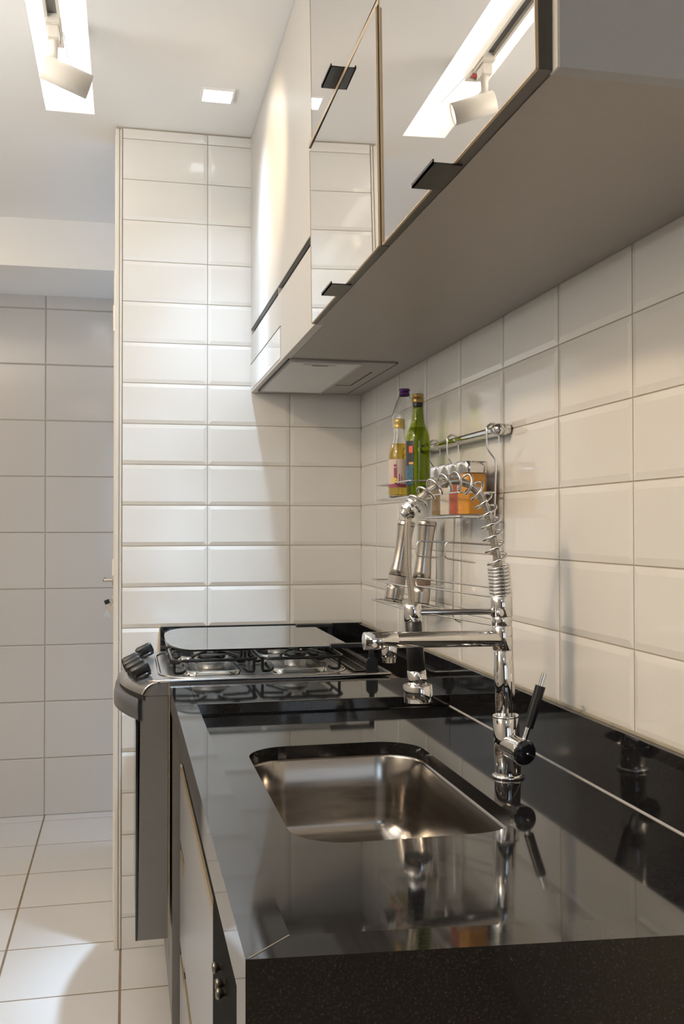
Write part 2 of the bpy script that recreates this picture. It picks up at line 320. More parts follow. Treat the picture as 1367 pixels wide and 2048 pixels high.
# ceiling with its light slot
SX0, SX1, SY0, SY1 = -0.940, -0.8035, -3.3, -0.0735
cb = MB()
cb.box(-2.05, SX0, -5.3, 0.961, CEIL, 2.60).box(SX1, 0.10, -5.3, 0.961, CEIL, 2.60).box(SX0, SX1, SY1, 0.961, CEIL, 2.60).box(SX0, SX1, -5.3, SY0, CEIL, 2.60)
struct('ceiling', cb, 'ceiling')
struct('trim_1', MB().box(-2.05, 0.10, 0.961, 1.452, 2.235, 2.60), 'ceiling')          # lowered ceiling of the passage
struct('wall_left', MB().box(-2.15, -2.05, -5.3, 1.55, 0, CEIL), 'paint')
wbh = MB(); wbh.box(-2.05, 0.10, -5.4, -5.3, 0, 0.75).box(-2.05, 0.10, -5.4, -5.3, 2.25, CEIL).box(-2.05, -0.95, -5.4, -5.3, 0.75, 2.25).box(-0.15, 0.10, -5.4, -5.3, 0.75, 2.25)
struct('wall_behind', wbh, mat('dark_taupe_paint', (0.20, 0.165, 0.135), 0.7, noise=(3, 0.03, (1, 1, 1))))
win = MB(); win.box(-0.95, -0.15, -5.36, -5.32, 0.75, 0.80).box(-0.95, -0.15, -5.36, -5.32, 2.20, 2.25)
for x in (-0.95, -0.575, -0.20): win.box(x, x + 0.05, -5.36, -5.32, 0.80, 2.20)
wo = struct('window_1', win, 'white')
for x0, x1 in ((-0.90, -0.575), (-0.525, -0.20)): MB().box(x0, x1, -5.342, -5.338, 0.80, 2.20).build('pane', 'clear', wo)
# pillar corner trim and door frame
tr = MB()
tr.box(-0.7460, -0.7345, -0.006, 0.014, 0, 2.412).box(-0.7335, -0.7265, -0.0045, 0.004, 0, 2.412).box(-0.7475, -0.7427, 0.014, 0.15, 0, 2.40)
trim = struct('trim_2', tr, 'trimw', bevel=0.0025)
h = MB(); h.cyl((-0.7495, 0.155, 1.842), (-0.7495, 0.155, 1.922), 0.0055, n=12); h.build('hinge', 'keygrey', trim)
h = MB(); h.box(-0.7555, -0.7475, 0.145, 0.152, 1.085, 1.135); h.build('strike_plate', 'white', trim)
dr = struct('door_1', MB().box(-0.7520, -0.7160, 0.165, 0.955, 0.006, 2.034), 'white', bevel=0.002)
hb = MB(); hb.tube(fillet([(-0.750, 0.215, 1.067), (-0.7800, 0.215, 1.067), (-0.7800, 0.335, 1.067)], 0.003), 0.0052, 12)
hb.lathe([(0.0, 0), (0.018, 0), (0.018, 0.003), (0.008, 0.004)], (-0.752, 0.215, 1.067), 20, axis=(-1, 0, 0)); hb.build('door_handle', 'steel', dr)
k_ = MB(); k_.lathe([(0, 0), (0.014, 0), (0.014, 0.003), (0, 0.003)], (-0.752, 0.215, 1.008), 20, axis=(-1, 0, 0)); k_.build('lock_cylinder', 'keygrey', dr)
kt = thing('key_bunch', 'bunch of keys with a black fob and grey tag in the white door lock', 'keys', (-0.762, 0.215, 0.99))
def rel(o): return Vector(o.location)
def P3(mb, t):                                  # bake world coordinates into a part of a thing whose Empty is moved
    d = rel(t); mb.v = [tuple(Vector(p) - d) for p in mb.v]; return mb
b = MB(); b.cyl((-0.752, 0.215, 1.008), (-0.770, 0.215, 1.008), 0.0016, n=8); P3(b, kt).build('lock_key', 'keygrey', kt)
b = MB(); b.tube([(-0.762, 0.212 + 0.011 * math.cos(a), 0.998 + 0.011 * math.sin(a)) for a in [2 * PI * k / 20 for k in range(20)]], 0.0010, 6, closed=True); P3(b, kt).build('key_ring', 'keygrey', kt)
def slab(c, ax, hl, hw, ht):                    # small tilted box: centre, long axis in XZ
    a = Vector(ax).normalized(); n = Vector((0, 1, 0)); w = a.cross(n); c = Vector(c); m = MB()
    v = [c + a * (hl * i) + w * (hw * j) + n * (ht * k) for k in (-1, 1) for j in (-1, 1) for i in (-1, 1)]
    m.add(v, [(0, 2, 3, 1), (4, 5, 7, 6), (0, 1, 5, 4), (2, 6, 7, 3), (0, 4, 6, 2), (1, 3, 7, 5)]); return m
P3(slab((-0.7715, 0.208, 1.000), (0.9, 0, 0.35), 0.0080, 0.0070, 0.004), kt).build('fob', 'black', kt, bevel=0.0012)
P3(slab((-0.7635, 0.206, 0.984), (0.38, 0, -0.92), 0.0165, 0.0085, 0.0015), kt).build('tag', 'tagplate', kt, bevel=0.001)
P3(slab((-0.7725, 0.212, 0.969), (-0.35, 0, -0.93), 0.0170, 0.0030, 0.001), kt).build('key', 'keyshine', kt)
P3(slab((-0.7665, 0.213, 0.967), (-0.02, 0, -1), 0.0165, 0.0032, 0.001), kt).build('key', 'keyshine', kt)

# ------------------------------------------------------------------ worktop
WT = thing('worktop', 'polished black granite worktop with a recessed wet area, upstand and waterfall end', 'worktop', (-0.3, -1.4, 0.79))
def wt(mb, name, m='granite', **k): return P3(mb, WT).build(name, m, WT, **k)
HX0, HX1, HY0, HY1, HR = -0.507, -0.197, -1.772, -1.218, 0.075     # sink opening
inner = rrect(HX0, HX1, HY0, HY1, HR, 8)
OX0, OX1, OY0, OY1 = -0.580, -0.018, -2.125, -0.905
def outer_of(n=8):
    out = []
    corners = ((HX1 - HR, HY1 - HR, OX1, OY1, 0), (HX0 + HR, HY1 - HR, OX0, OY1, 1), (HX0 + HR, HY0 + HR, OX0, OY0, 0), (HX1 - HR, HY0 + HR, OX1, OY0, 1))
    for cx, cy, X, Y, sw in corners:
        for k in range(n + 1):
            t = k / n
            a = (X, cy + (Y - cy) * min(1, 2 * t)) if t <= 0.5 else (X + (cx - X) * (2 * t - 1), Y)
            if sw: a = (cx + (X - cx) * min(1, 2 * t), Y) if t <= 0.5 else (X, Y + (cy - Y) * (2 * t - 1))
            out.append(a)
    return out
outer = outer_of()
m = MB()
m.loft([[(x, y, 0.840) for x, y in outer], [(x, y, 0.840) for x, y in inner], [(x, y, 0.818) for x, y in inner], [(x, y, 0.818) for x, y in outer]])
wt(m, 'wet_slab')
m = MB()
m.add([(-0.613, -0.6490, 0.842), (-0.613, -2.134, 0.842), (-0.568, -2.092, 0.842), (-0.568, -0.6490, 0.842), (-0.613, -0.6490, 0.865), (-0.613, -2.134, 0.865), (-0.568, -2.092, 0.865), (-0.568, -0.649, 0.865)],
      [(0, 3, 2, 1), (4, 5, 6, 7), (0, 1, 5, 4), (1, 2, 6, 5), (2, 3, 7, 6), (3, 0, 4, 7)]); wt(m, 'front_rim')
m = MB()
m.add([(-0.6128, -2.1345, 0.842), (-0.0062, -2.188, 0.842), (-0.0062, -2.146, 0.842), (-0.5678, -2.0925, 0.842), (-0.6128, -2.1345, 0.865), (-0.0062, -2.188, 0.865), (-0.0062, -2.146, 0.865), (-0.5678, -2.0925, 0.865)],
      [(0, 1, 2, 3)[::-1], (4, 5, 6, 7), (0, 1, 5, 4), (1, 2, 6, 5), (2, 3, 7, 6), (3, 0, 4, 7)]); wt(m, 'end_rim')
j = MB(); j.add([(-0.6115, -2.1330, 0.8653), (-0.6095, -2.1335, 0.8653), (-0.5680, -2.0932, 0.8653), (-0.5690, -2.0920, 0.8653)], [(0, 1, 2, 3)]); wt(j, 'mitre_joint', mat('mitre_filler', (0.20, 0.185, 0.16), 0.5, noise=(90, 0.3, (1, 1, 1))))
wt(MB().box(-0.567, -0.018, -0.903, -0.648, 0.842, 0.865), 'stove_ledge', bevel=0.0015)
wt(MB().box(-0.612, -0.019, -0.9045, -0.9028, 0.8655, 0.8658), 'ledge_joint', 'groove')
wt(MB().box(-0.613, -0.595, -2.066, -0.649, 0.812, 0.842), 'apron')
m = MB()
m.add([(-0.613, -2.134, 0.001), (-0.0062, -2.188, 0.001), (-0.0062, -2.12, 0.001), (-0.613, -2.066, 0.001), (-0.613, -2.134, 0.842), (-0.0062, -2.188, 0.842), (-0.0062, -2.12, 0.842), (-0.613, -2.066, 0.842)],
      [(0, 1, 2, 3)[::-1], (4, 5, 6, 7), (0, 1, 5, 4), (1, 2, 6, 5), (2, 3, 7, 6), (3, 0, 4, 7)]); wt(m, 'end_panel')
wt(MB().box(-0.018, -0.0065, -2.18, -0.903, 0.819, 0.9385), 'upstand', bevel=0.0012)
wt(MB().box(-0.018, -0.0065, -0.9015, -0.024, 0.845, 0.9385), 'upstand', bevel=0.0012)
wt(MB().box(-0.6146, -0.0065, -0.023, -0.0065, 0.845, 0.9405), 'upstand', bevel=0.0012)
wt(MB().box(-0.0066, -0.0050, -2.18, -0.02, 0.936, 0.942), 'sealant_bead', 'sealant')
m = MB(); m.add([(-0.021, -2.12, 0.8402), (-0.018, -2.12, 0.8425), (-0.018, -0.904, 0.8425), (-0.021, -0.904, 0.8402)], [(0, 1, 2, 3)]); wt(m, 'sealant_bead', mat('pale_sealant', (0.42, 0.41, 0.40), 0.4, noise=(40, 0.2, (1, 1, 1))))
wt(MB().box(-0.6175, -0.6148, -0.022, -0.0065, 0.862, 0.94), 'raw_edge', mat('ochre_raw_edge', (0.50, 0.33, 0.16), 0.8, noise=(60, 0.3, (1, 1, 1))))

# ------------------------------------------------------------------ sink
SK = thing('sink', 'undermount brushed steel sink bowl set in the black granite worktop', 'sink', (-0.352, -1.495, 0.67))
m = MB(); L = []
def sl(off, z, r, n=10): return [(x, y, z) for x, y in rrect(HX0 + off, HX1 - off, HY0 + off, HY1 - off, r, n)]
L.append(sl(-0.014, 0.8175, HR + 0.012)); L.append(sl(0.000, 0.8175, HR)); L.append(sl(0.003, 0.8130, HR - 0.003)); L.append(sl(0.008, 0.760, HR - 0.008)); L.append(sl(0.014, 0.715, HR - 0.012))
for k in range(1, 9):
    a = k / 8 * PI / 2; L.append(sl(0.015 + 0.048 * (1 - math.cos(a)), 0.712 - 0.048 * math.sin(a), max(0.012, HR - 0.014 - 0.048 * (1 - math.cos(a)) * 0.9)))
L.append(sl(0.10, 0.6625, 0.03)); L.append(sl(0.13, 0.6600, 0.02))
m.loft(L, cap1=True, smooth=True); sb = P3(m, SK).build('bowl', 'sinksteel', SK)
m = MB(); m.lathe([(0.0, 0.002), (0.012, 0.002), (0.012, 0.004), (0.030, 0.004), (0.042, 0.0015), (0.042, 0.0)], (-0.352, -1.495, 0.6602), 32); P3(m, SK).build('drain', 'chrome', SK)

# ------------------------------------------------------------------ base cabinets
def front(t, name, y0, y1, z0, z1, x=-0.590, strip=0.018):     # slab front with a metal pull strip along its top
    o = P3(MB().box(x, x + 0.018, y0, y1, z0, z1 - strip), t).build(name, 'drawer', t)
    P3(MB().box(x, x + 0.004, y0, y1, z1 - strip, z1), t).build('pull_strip', 'gold', o)
    P3(MB().box(x + 0.0041, x + 0.018, y0, y1, z1 - strip, z1 - 0.002), t).build('top_shade', 'void', o)  # shadow on top of the front, put in as a near-black cap
    return o
bc = thing('drawer_cabinet', 'narrow grey drawer cabinet under the worktop next to the stove', 'cabinet', (-0.32, -0.73, 0))
m = MB(); m.box(-0.568, -0.03, -0.817, -0.645, 0.0, 0.655); P3(m, bc).build('body', 'void', bc)
for z0, z1 in ((0.512, 0.684), (0.275, 0.484), (0.03, 0.243)): front(bc, 'drawer', -0.8155, -0.648, z0, z1)
sc = thing('sink_cabinet', 'grey cabinet under the sink with one tall front over a low drawer', 'cabinet', (-0.32, -1.18, 0))
m = MB(); m.box(-0.568, -0.03, -1.540, -0.819, 0.0, 0.655); P3(m, sc).build('body', 'void', sc)
front(sc, 'door', -1.540, -0.8185, 0.293, 0.684); front(sc, 'drawer', -1.540, -0.8185, 0.03, 0.262)
bp = thing('black_end_cabinet', 'black recessed panel with small round knobs at the near end below the worktop', 'cabinet', (-0.32, -1.8, 0))
m = MB(); m.box(-0.5895, -0.5785, -2.055, -1.5415, 0.0, 0.811).box(-0.5785, -0.03, -2.055, -1.5415, 0.0, 0.60); P3(m, bp).build('panel', mat('matt_black_panel', (0.005, 0.0045, 0.004), 0.7, 0, 0.05, noise=(20, 0.2, (1, 1, 1))), bp)
for y, z in ((-1.668, 0.655), (-1.716, 0.655), (-1.724, 0.647)):
    m = MB(); m.lathe([(0.0, 0.013), (0.0055, 0.0125), (0.0075, 0.010), (0.006, 0.005), (0.004, 0.004), (0.004, 0)], (-0.5895, y, z), 18, axis=(-1, 0, 0)); P3(m, bp).build('knob', M['knobmetal'], bp)

for t, y0, y1 in ((bc, -0.817, -0.645), (sc, -1.540, -0.8185)):
    P3(MB().box(-0.578, -0.572, y0, y1, 0.656, 0.811), t).build('recess_shade', 'void', t)  # near-black sheet added as the shade between apron and fronts
# ------------------------------------------------------------------ stove
ST = thing('stove', 'four burner gas stove with bowed steel front, black knobs and raised glass lid', 'stove', (-0.35, -0.33, 0.0))
def st(mb, name, m, par=None, **k): return P3(mb, ST).build(name, m, par or ST, **k)
YN, YF = -0.612, -0.045
def bow(y): t = (y + 0.33) / 0.283; return 0.060 * max(0.0, 1 - t * t)
prof = [(-0.068, 0.872, 0), (-0.62, 0.872, 0), (-0.634, 0.8712, 0.15), (-0.648, 0.868, 0.4), (-0.660, 0.862, 0.65), (-0.669, 0.853, 0.85), (-0.675, 0.842, 1.0), (-0.672, 0.838, 1.0), (-0.60, 0.838, 0.2)]
NY = 28; m = MB(); ys = [YN + (YF - YN) * i / NY for i in range(NY + 1)]
rows = [[(x - bow(y) * w, y, z) for x, z, w in prof] for y in ys]; n = len(prof)
m.add([p for r in rows for p in r], [(i * n + k, i * n + k + 1, (i + 1) * n + k + 1, (i + 1) * n + k) for i in range(NY) for k in range(n - 1)], True)
m.add(rows[0], [tuple(range(n))]); m.add(rows[-1], [tuple(range(n))[::-1]])
st(m, 'cooktop', 'stove')
m = MB(); e = [(x, YN - 0.0015, z) for x, z, w in prof[:7]]
m.tube(smooth_path([(-0.074, YN, 0.8705)] + [(x, YN, z - 0.001) for x, z, w in prof[1:7]], 4), 0.0038, 10); st(m, 'side_edge_rail', 'pad')
m = MB(); m.add([(x, y, z) for y in (YN + 0.002, YF) for x, z in ((-0.685, 0.268), (-0.616, 0.268), (-0.616, 0.866), (-0.640, 0.862), (-0.656, 0.854), (-0.666, 0.843), (-0.675, 0.834), (-0.680, 0.80))],
                [tuple(range(8)), tuple(range(15, 7, -1))] + [(k, 8 + k, 8 + (k + 1) % 8, (k + 1) % 8) for k in range(8)])
st(m, 'front_frame', 'stoveside')
m = MB(); m.box(-0.606, -0.075, YN + 0.004, YF, 0.06, 0.860); st(m, 'body', 'stoveside')
m = MB(); m.box(-0.6148, -0.6120, YN - 0.002, YN + 0.003, 0.22, 0.866); st(m, 'corner_strip', 'gold')
for x in (-0.56, -0.12):
    for y in (-0.57, -0.09): m = MB(); m.cyl((x, y, 0.0), (x, y, 0.062), 0.018, n=14); st(m, 'foot', 'black')
# bowed fascia below the knobs and the glass oven door
m = MB(); rr = []
for y in ys:
    b_ = bow(y); rr.append([(-0.680 - b_, y, 0.828), (-0.683 - b_ * 1.02, y, 0.805), (-0.684 - b_, y, 0.782), (-0.678, y, 0.782), (-0.678, y, 0.828)])
m.loft([list(r) for r in rr], True, True, True); st(m, 'fascia', 'fascia')
m = MB(); m.box(-0.6855, -0.6775, YN - 0.0012, YN + 0.003, 0.781, 0.833); st(m, 'fascia_end', 'black')
m = MB(); m.loft([[(-0.6725 - bow(y) * 0.95, y, 0.838), (-0.6725 - bow(y) * 0.95, y, 0.828), (-0.669 - bow(y) * 0.9, y, 0.828), (-0.669 - bow(y) * 0.9, y, 0.838)] for y in ys], True, True); st(m, 'shadow_gap', 'void')
m = MB(); m.box(-0.6905, -0.6855, YN + 0.001, YF, 0.268, 0.770); st(m, 'oven_door_glass', 'blackgloss')
# knobs
for (x, y) in ((-0.681, -0.505), (-0.692, -0.440), (-0.699, -0.375), (-0.702, -0.312), (-0.655, -0.150)):
    nrm = Vector((-0.42, 0, 0.90)).normalized()
    base = Vector((x, y, 0.864 if x < -0.66 else 0.872))
    if x < -0.66: base.x += 0.010; base.z = 0.866
    kb = MB(); kb.lathe([(0.021, 0.0), (0.0215, 0.006), (0.0185, 0.009), (0.0, 0.009)], base, 24, axis=nrm); ko = st(kb, 'knob', 'black')
    t = Vector((nrm.z, 0, -nrm.x)); s_ = Vector((0, 1, 0)); L = []
    for hgt, a, w in ((0.006, 0.0235, 0.0110), (0.022, 0.0245, 0.0108), (0.0295, 0.023, 0.0095), (0.0320, 0.019, 0.0065)):
        L.append([base + nrm * (hgt + 0.004 * (1 - (px / a) ** 2)) + t * px + s_ * py for px, py in rrect(-a, a, -w, w, w * 0.45, 4)])
    g = MB(); g.loft(L, True, True, True); st(g, 'grip', 'black', ko)
# recessed pan ridge
m = MB(); m.tube([(x, y, 0.8725) for x, y in rrect(-0.632, -0.165, -0.588, -0.070, 0.10, 10)], 0.0045, 8, closed=True)
m.v = [(x, y, 0.8722 + (z - 0.8725) * 0.6) for x, y, z in m.v]; st(m, 'pan_ridge', 'pad')
BX, BY = (-0.502, -0.287), (-0.455, -0.190)
for iy, by in enumerate(BY):
    for ix, bx in enumerate(BX):
        hx, hy = 0.072, (0.098 if iy == 0 else 0.085)
        L = [[(x, y, z) for x, y in rrect(bx - hx + o, bx + hx - o, by - hy + o, by + hy - o, 0.030 - o * 0.6, 6)] for o, z in ((0, 0.8725), (0.004, 0.8790), (0.010, 0.8815), (0.020, 0.8805), (0.034, 0.8775))]
        m = MB(); m.loft(L, False, True, True); st(m, 'burner_pan', 'pad')
        R = 0.044 if (ix + iy) % 2 == 0 else 0.036
        m = MB(); m.lathe([(R * 0.75, 0.878), (R * 0.78, 0.892), (R, 0.896), (R, 0.903), (0, 0.903)], (bx, by, 0), 30); bo = st(m, 'burner', 'alu')
        m = MB(); m.lathe([(R * 0.80, 0.903), (R * 0.82, 0.908), (R * 0.70, 0.912), (0, 0.913)], (bx, by, 0), 30); st(m, 'burner_cap', 'enamel', bo)
        # wire grate
        gx, gy = 0.101, (0.128 if iy == 0 else 0.118)
        g = MB(); ring = [(x, y, 0.9130) for x, y in rrect(bx - gx, bx + gx, by - gy, by + gy, 0.026, 5)]; g.tube(ring, 0.0041, 8, closed=True)
        for sx in (-1, 1):
            for sy in (-1, 1):
                cx, cy = bx + sx * (gx - 0.004), by + sy * (gy - 0.034)
                g.tube(fillet([(cx, cy, 0.913), (cx, cy, 0.8785), (cx - sx * 0.018, cy - sy * 0.004, 0.8785), (cx - sx * 0.028, cy - sy * 0.006, 0.885)], 0.006), 0.0038, 8)
                cx, cy = bx + sx * (gx - 0.045), by + sy * gy
                g.tube(fillet([(cx, cy, 0.913), (cx, cy - sy * 0.006, 0.921), (bx + sx * 0.026, by + sy * 0.045, 0.923), (bx + sx * 0.016, by + sy * 0.028, 0.921)], 0.008), 0.0037, 8)
            g.tube(fillet([(bx + sx * gx, by + 0.0, 0.913), (bx + sx * (gx - 0.008), by, 0.921), (bx + sx * 0.030, by, 0.923)], 0.008), 0.0037, 8)
        st(g, 'grate', 'enamel')
# rear vent slats, lid hinges and glass lid
m = MB(); m.box(-0.162, -0.080, YN + 0.004, YF - 0.01, 0.868, 0.8728); st(m, 'vent_tray', 'void')
m = MB()
for k in range(26): y = -0.585 + k * 0.020; m.box(-0.158, -0.100, y, y + 0.006, 0.873, 0.8775)
for x in (-0.160, -0.130, -0.102): m.box(x, x + 0.004, -0.590, -0.070, 0.8735, 0.8785)
o = st(m, 'vent_grille', 'enamel'); o['kind'] = 'stuff'
for y, s_ in ((-0.600, 1), (-0.078, -1)):
    m = MB(); L = []
    pl = [(-0.1315 + dx, dz) for dx, dz in ((0, 0.866), (0, 0.902), (0.004, 0.908), (0.010, 0.911), (0.019, 0.911), (0.025, 0.908), (0.029, 0.902), (0.029, 0.866))]
    m.loft([[(x, y, z) for x, z in pl], [(x, y + s_ * 0.009, z) for x, z in pl]], True, True); ho = st(m, 'hinge_post', 'black', bevel=0.001)
    m = MB(); m.box(-0.222, -0.112, y - 0.001 if s_ > 0 else y - 0.02, y + 0.02 if s_ > 0 else y + 0.001, 0.9355, 0.9460); st(m, 'hinge_bar', 'black', bevel=0.002)
    m = MB(); m.box(-0.124, -0.112, y + s_ * 0.002, y + s_ * 0.008, 0.905, 0.9355); st(m, 'hinge_arm', 'black', ho)
def lidloop(z, o=0):
    x0, x1, y0, y1 = -0.612 + o, -0.172 - o, -0.600 + o, -0.078 - o; out = []
    for cx, cy, a0, rx_, ry_ in ((x1 - 0.004, y1 - 0.004, 0, 0.004, 0.004), (x0 + 0.075, y1 - 0.185, 90, 0.075, 0.185), (x0 + 0.060, y0 + 0.20, 180, 0.060, 0.20), (x1 - 0.004, y0 + 0.004, 270, 0.004, 0.004)):
        out += [(cx + rx_ * math.cos(math.radians(a0 + 9 * k)), cy + ry_ * math.sin(math.radians(a0 + 9 * k)), z) for k in range(11)]
    return out
m = MB(); m.loft([lidloop(0.9375), lidloop(0.9415)], True, True); st(m, 'glass_lid', 'glasslid')

# ------------------------------------------------------------------ upper cabinets and hood
UB, UT = 1.640, CEIL - 0.002
HC = thing('hood_cabinet', 'satin greige cabinet with finger slit enclosing the slim extractor over the stove', 'cabinet', (-0.17, -0.5, UB))
def hc(mb, name, m, par=None, **k): return P3(mb, HC).build(name, m, par or HC, **k)
hc(MB().box(-0.326, -0.006, -1.036, -0.0065, UB + 0.0005, UT), 'body', 'carcass')
hc(MB().box(-0.345, -0.3265, -1.0375, -0.0065, 1.832, UT), 'flap_door', 'satin', bevel=0.0008)
hc(MB().box(-0.3452, -0.3435, -1.0375, -0.0065, 1.8300, 1.8332), 'flap_edge', 'dooredge')
hc(MB().box(-0.345, -0.3265, -1.0375, -0.0065, UB, 1.811), 'lower_panel', 'satin', bevel=0.0008)
hc(MB().box(-0.3345, -0.3262, -1.0375, -0.0065, 1.811, 1.832), 'finger_slit', 'void')
hc(MB().box(-0.3448, -0.3345, -0.556, -0.553, 1.811, 1.832), 'slit_divider', 'satin')
m = MB(); m.box(-0.3465, -0.3450, -0.593, -0.012, 1.648, 1.724); hc(m, 'control_flap', mat('pale_glass_flap', (0.66, 0.67, 0.67), 0.12, 0.3, noise=(8, 0.02, (1, 1, 1))))
m = MB(); m.box(-0.3470, -0.3449, -0.594, -0.011, 1.7243, 1.7262); hc(m, 'flap_gap', 'void')
RH = thing('range_hood', 'slim built-in extractor hood with a pale mesh filter under the cabinet', 'hood', (-0.2, -0.35, UB - 0.004))
def rh(mb, name, m, par=None, **k): return P3(mb, RH).build(name, m, par or RH, **k)
rh(MB().box(-0.330, -0.062, -0.634, -0.072, UB - 0.0035, UB + 0.0002), 'frame', 'carcass')
m = MB(); m.box(-0.3325, -0.3300, -0.634, -0.070, UB - 0.0040, UB).box(-0.062, -0.0595, -0.634, -0.070, UB - 0.004, UB).box(-0.332, -0.06, -0.073, -0.0705, UB - 0.004, UB); rh(m, 'frame_gap', 'void')
fo = rh(MB().box(-0.324, -0.147, -0.619, -0.093, UB - 0.0060, UB - 0.0036), 'filter', filter_mat())
m = MB(); m.box(-0.325, -0.321, -0.621, -0.091, UB - 0.0072, UB - 0.0036).box(-0.150, -0.146, -0.621, -0.091, UB - 0.0072, UB - 0.0036).box(-0.321, -0.15, -0.621, -0.617, UB - 0.0072, UB - 0.0036).box(-0.321, -0.15, -0.095, -0.091, UB - 0.0072, UB - 0.0036); rh(m, 'filter_frame', 'alu', fo)
rh(MB().box(-0.288, -0.208, -0.600, -0.578, UB - 0.0075, UB - 0.0061), 'filter_latch', 'alu', fo)
rh(MB().box(-0.266, -0.226, -0.592, -0.584, UB - 0.0080, UB - 0.0076), 'latch_slot', 'void', fo)
m = MB(); m.box(-0.134, -0.0895, -0.245, -0.241, UB - 0.0042, UB - 0.0036).box(-0.0925, -0.0890, -0.495, -0.241, UB - 0.0042, UB - 0.0036); rh(m, 'lamp_cover_gap', 'void')

UC = thing('mirror_cabinet', 'taupe wall cabinet with three mirrored doors above the sink worktop', 'cabinet', (-0.17, -1.6, UB))
def uc(mb, name, m, par=None, **k): return P3(mb, UC).build(name, m, par or UC, **k)
uc(MB().box(-0.3405, -0.006, -2.160, -1.038, UB, UT), 'body', 'carcass')
uc(MB().box(-0.3405, -0.006, -2.176, -2.160, UB, UT), 'side_panel', 'sidepanel')
m = MB(); m.box(-0.3425, -0.3400, -2.1765, -2.1600, UB - 0.0004, UT); uc(m, 'side_edge', 'satin')
def mirror_door(y0, y1, z0, z1, x_far, x_near, tilt, dark=''):
    yc, zc = (y0 + y1) / 2, (z0 + z1) / 2; hw, hh = (y1 - y0) / 2, (z1 - z0) / 2
    R = (Matrix.Rotation(math.atan2(x_far - x_near, y1 - y0) * -1, 3, 'Z') @ Matrix.Rotation(tilt, 3, 'Y'))
    c = Vector(((x_far + x_near) / 2, yc, zc))
    def tf(mb): mb.v = [tuple(R @ Vector(p) + c) for p in mb.v]; return mb
    d = uc(tf(MB().box(0.0030, 0.0185, -hw, hw, -hh, hh)), 'door', 'dooredge')
    m = MB()
    for a in (-hw, hw - 0.0016): m.box(0.0, 0.0030, a, a + 0.0016, -hh, hh)
    for a in ([] if 'b' in dark else [-hh]) + ([] if 't' in dark else [hh - 0.0016]): m.box(0.0, 0.0030, -hw, hw, a, a + 0.0016)
    uc(tf(m), 'edge_frame', 'edge', d)
    uc(tf(MB().box(0.0006, 0.0029, -hw + 0.0017, hw - 0.0017, -hh + 0.0017, hh - 0.0017)), 'mirror', 'mirror', d)
    return d, R, c
T1 = -0.0120
d1, R1, c1 = mirror_door(-1.600, -1.0385, UB + 0.001, 1.9895, -0.3535, -0.3590, T1, 't')
d2, R2, c2 = mirror_door(-1.600, -1.0385, 2.0075, UT - 0.003, -0.3535, -0.3590, T1, 'b')
d3, R3, c3 = mirror_door(-2.1655, -1.6035, UB + 0.001, UT - 0.003, -0.3575, -0.3630, T1)
uc(MB().box(-0.3570, -0.3560, -1.600, -1.0385, 1.9945, 2.0030), 'shelf_edge', 'edge'); uc(MB().box(-0.3558, -0.3410, -1.600, -1.0385, 1.9945, 2.0030), 'shelf', 'dooredge')
for y0, y1, z, d in ((-1.372, -1.290, UB - 0.0012, d1), (-1.932, -1.850, UB - 0.0012, d3), (-1.372, -1.290, 2.0048, d2)):
    m = MB(); m.box(-0.3805, -0.345, y0, y1, z, z + 0.0022); m.box(-0.3805, -0.3785, y0, y1, z, z + 0.0055); uc(m, 'tab_handle', 'tab', d)

# ------------------------------------------------------------------ faucet
FY = -1.51
def push(p, y, f=None):                          # slide a point to depth y, keeping its bearing from the viewer's place
    k = (y + 2.98110) / (p[1] + 2.98110); return (-0.71292 + (p[0] + 0.71292) * k, y, 1.23401 + (p[2] - 1.23401) * k)
FC = thing('faucet', 'tall chrome kitchen faucet with coiled spring hose and black spray grip', 'faucet', (-0.1255, FY, 0.84))
def fc(mb, name, m='chrome', par=None, sw=0.0, **k):         # sw: how far a swivelling piece turns back (+) or forward (-)
    if sw: mb.v = [push(p, p[1] + sw * max(0.0, (-0.135 - p[0]) / 0.145)) for p in mb.v]
    return P3(mb, FC).build(name, m, par or FC, **k)
def ax(z): return (-0.1252 - 0.0365 * (z - 0.84), FY, z)       # the column leans a little
def seg(z0, z1, r, n=32): m = MB(); m.tube([ax(z0), ax(z0 + 0.0008), ax(z1 - 0.0008), ax(z1)], [r - 0.0008, r, r, r - 0.0008], n); return m
m = MB(); m.lathe([(0.0, 0), (0.0252, 0), (0.0258, 0.0022), (0.0238, 0.0048), (0.0205, 0.0058)], ax(0.8402), 32); fc(m, 'base_flange')
fc(seg(0.845, 0.9355, 0.0205), 'valve_body'); fc(seg(0.9335, 0.9375, 0.0207), 'body_ring')
fc(seg(0.9375, 1.0395, 0.0157), 'column'); fc(seg(1.0402, 1.0780, 0.0160), 'spout_collar'); fc(seg(1.0786, 1.0930, 0.0157), 'column_top'); fc(seg(1.0932, 1.1245, 0.0172), 'spring_socket')
sp = MB(); sp.tube([(-0.128, FY, 1.0580), (-0.308, FY, 1.0598)], 0.0125, 28); so = fc(sp, 'spout', sw=-0.012)
m = MB(); m.tube([(-0.306, FY, 1.0597), (-0.307, FY, 1.0597), (-0.3575, FY, 1.0592), (-0.3583, FY, 1.0592)], [0.0130, 0.0138, 0.0138, 0.0130], 28); fc(m, 'spout_tip', par=so, sw=-0.012)
m = MB(); m.tube([(-0.333, FY, 1.0592), (-0.3335, FY, 1.0592)], 0.01405, 28); fc(m, 'tip_seam', 'void', so, sw=-0.012)
m = MB(); m.lathe([(0.0105, 1.056), (0.0122, 1.048), (0.0122, 1.033), (0.0105, 1.032), (0.0105, 1.0265), (0.009, 1.0255), (0, 1.0255)], (-0.3180, FY, 0), 28); fc(m, 'spout_nozzle', par=so, sw=-0.012)
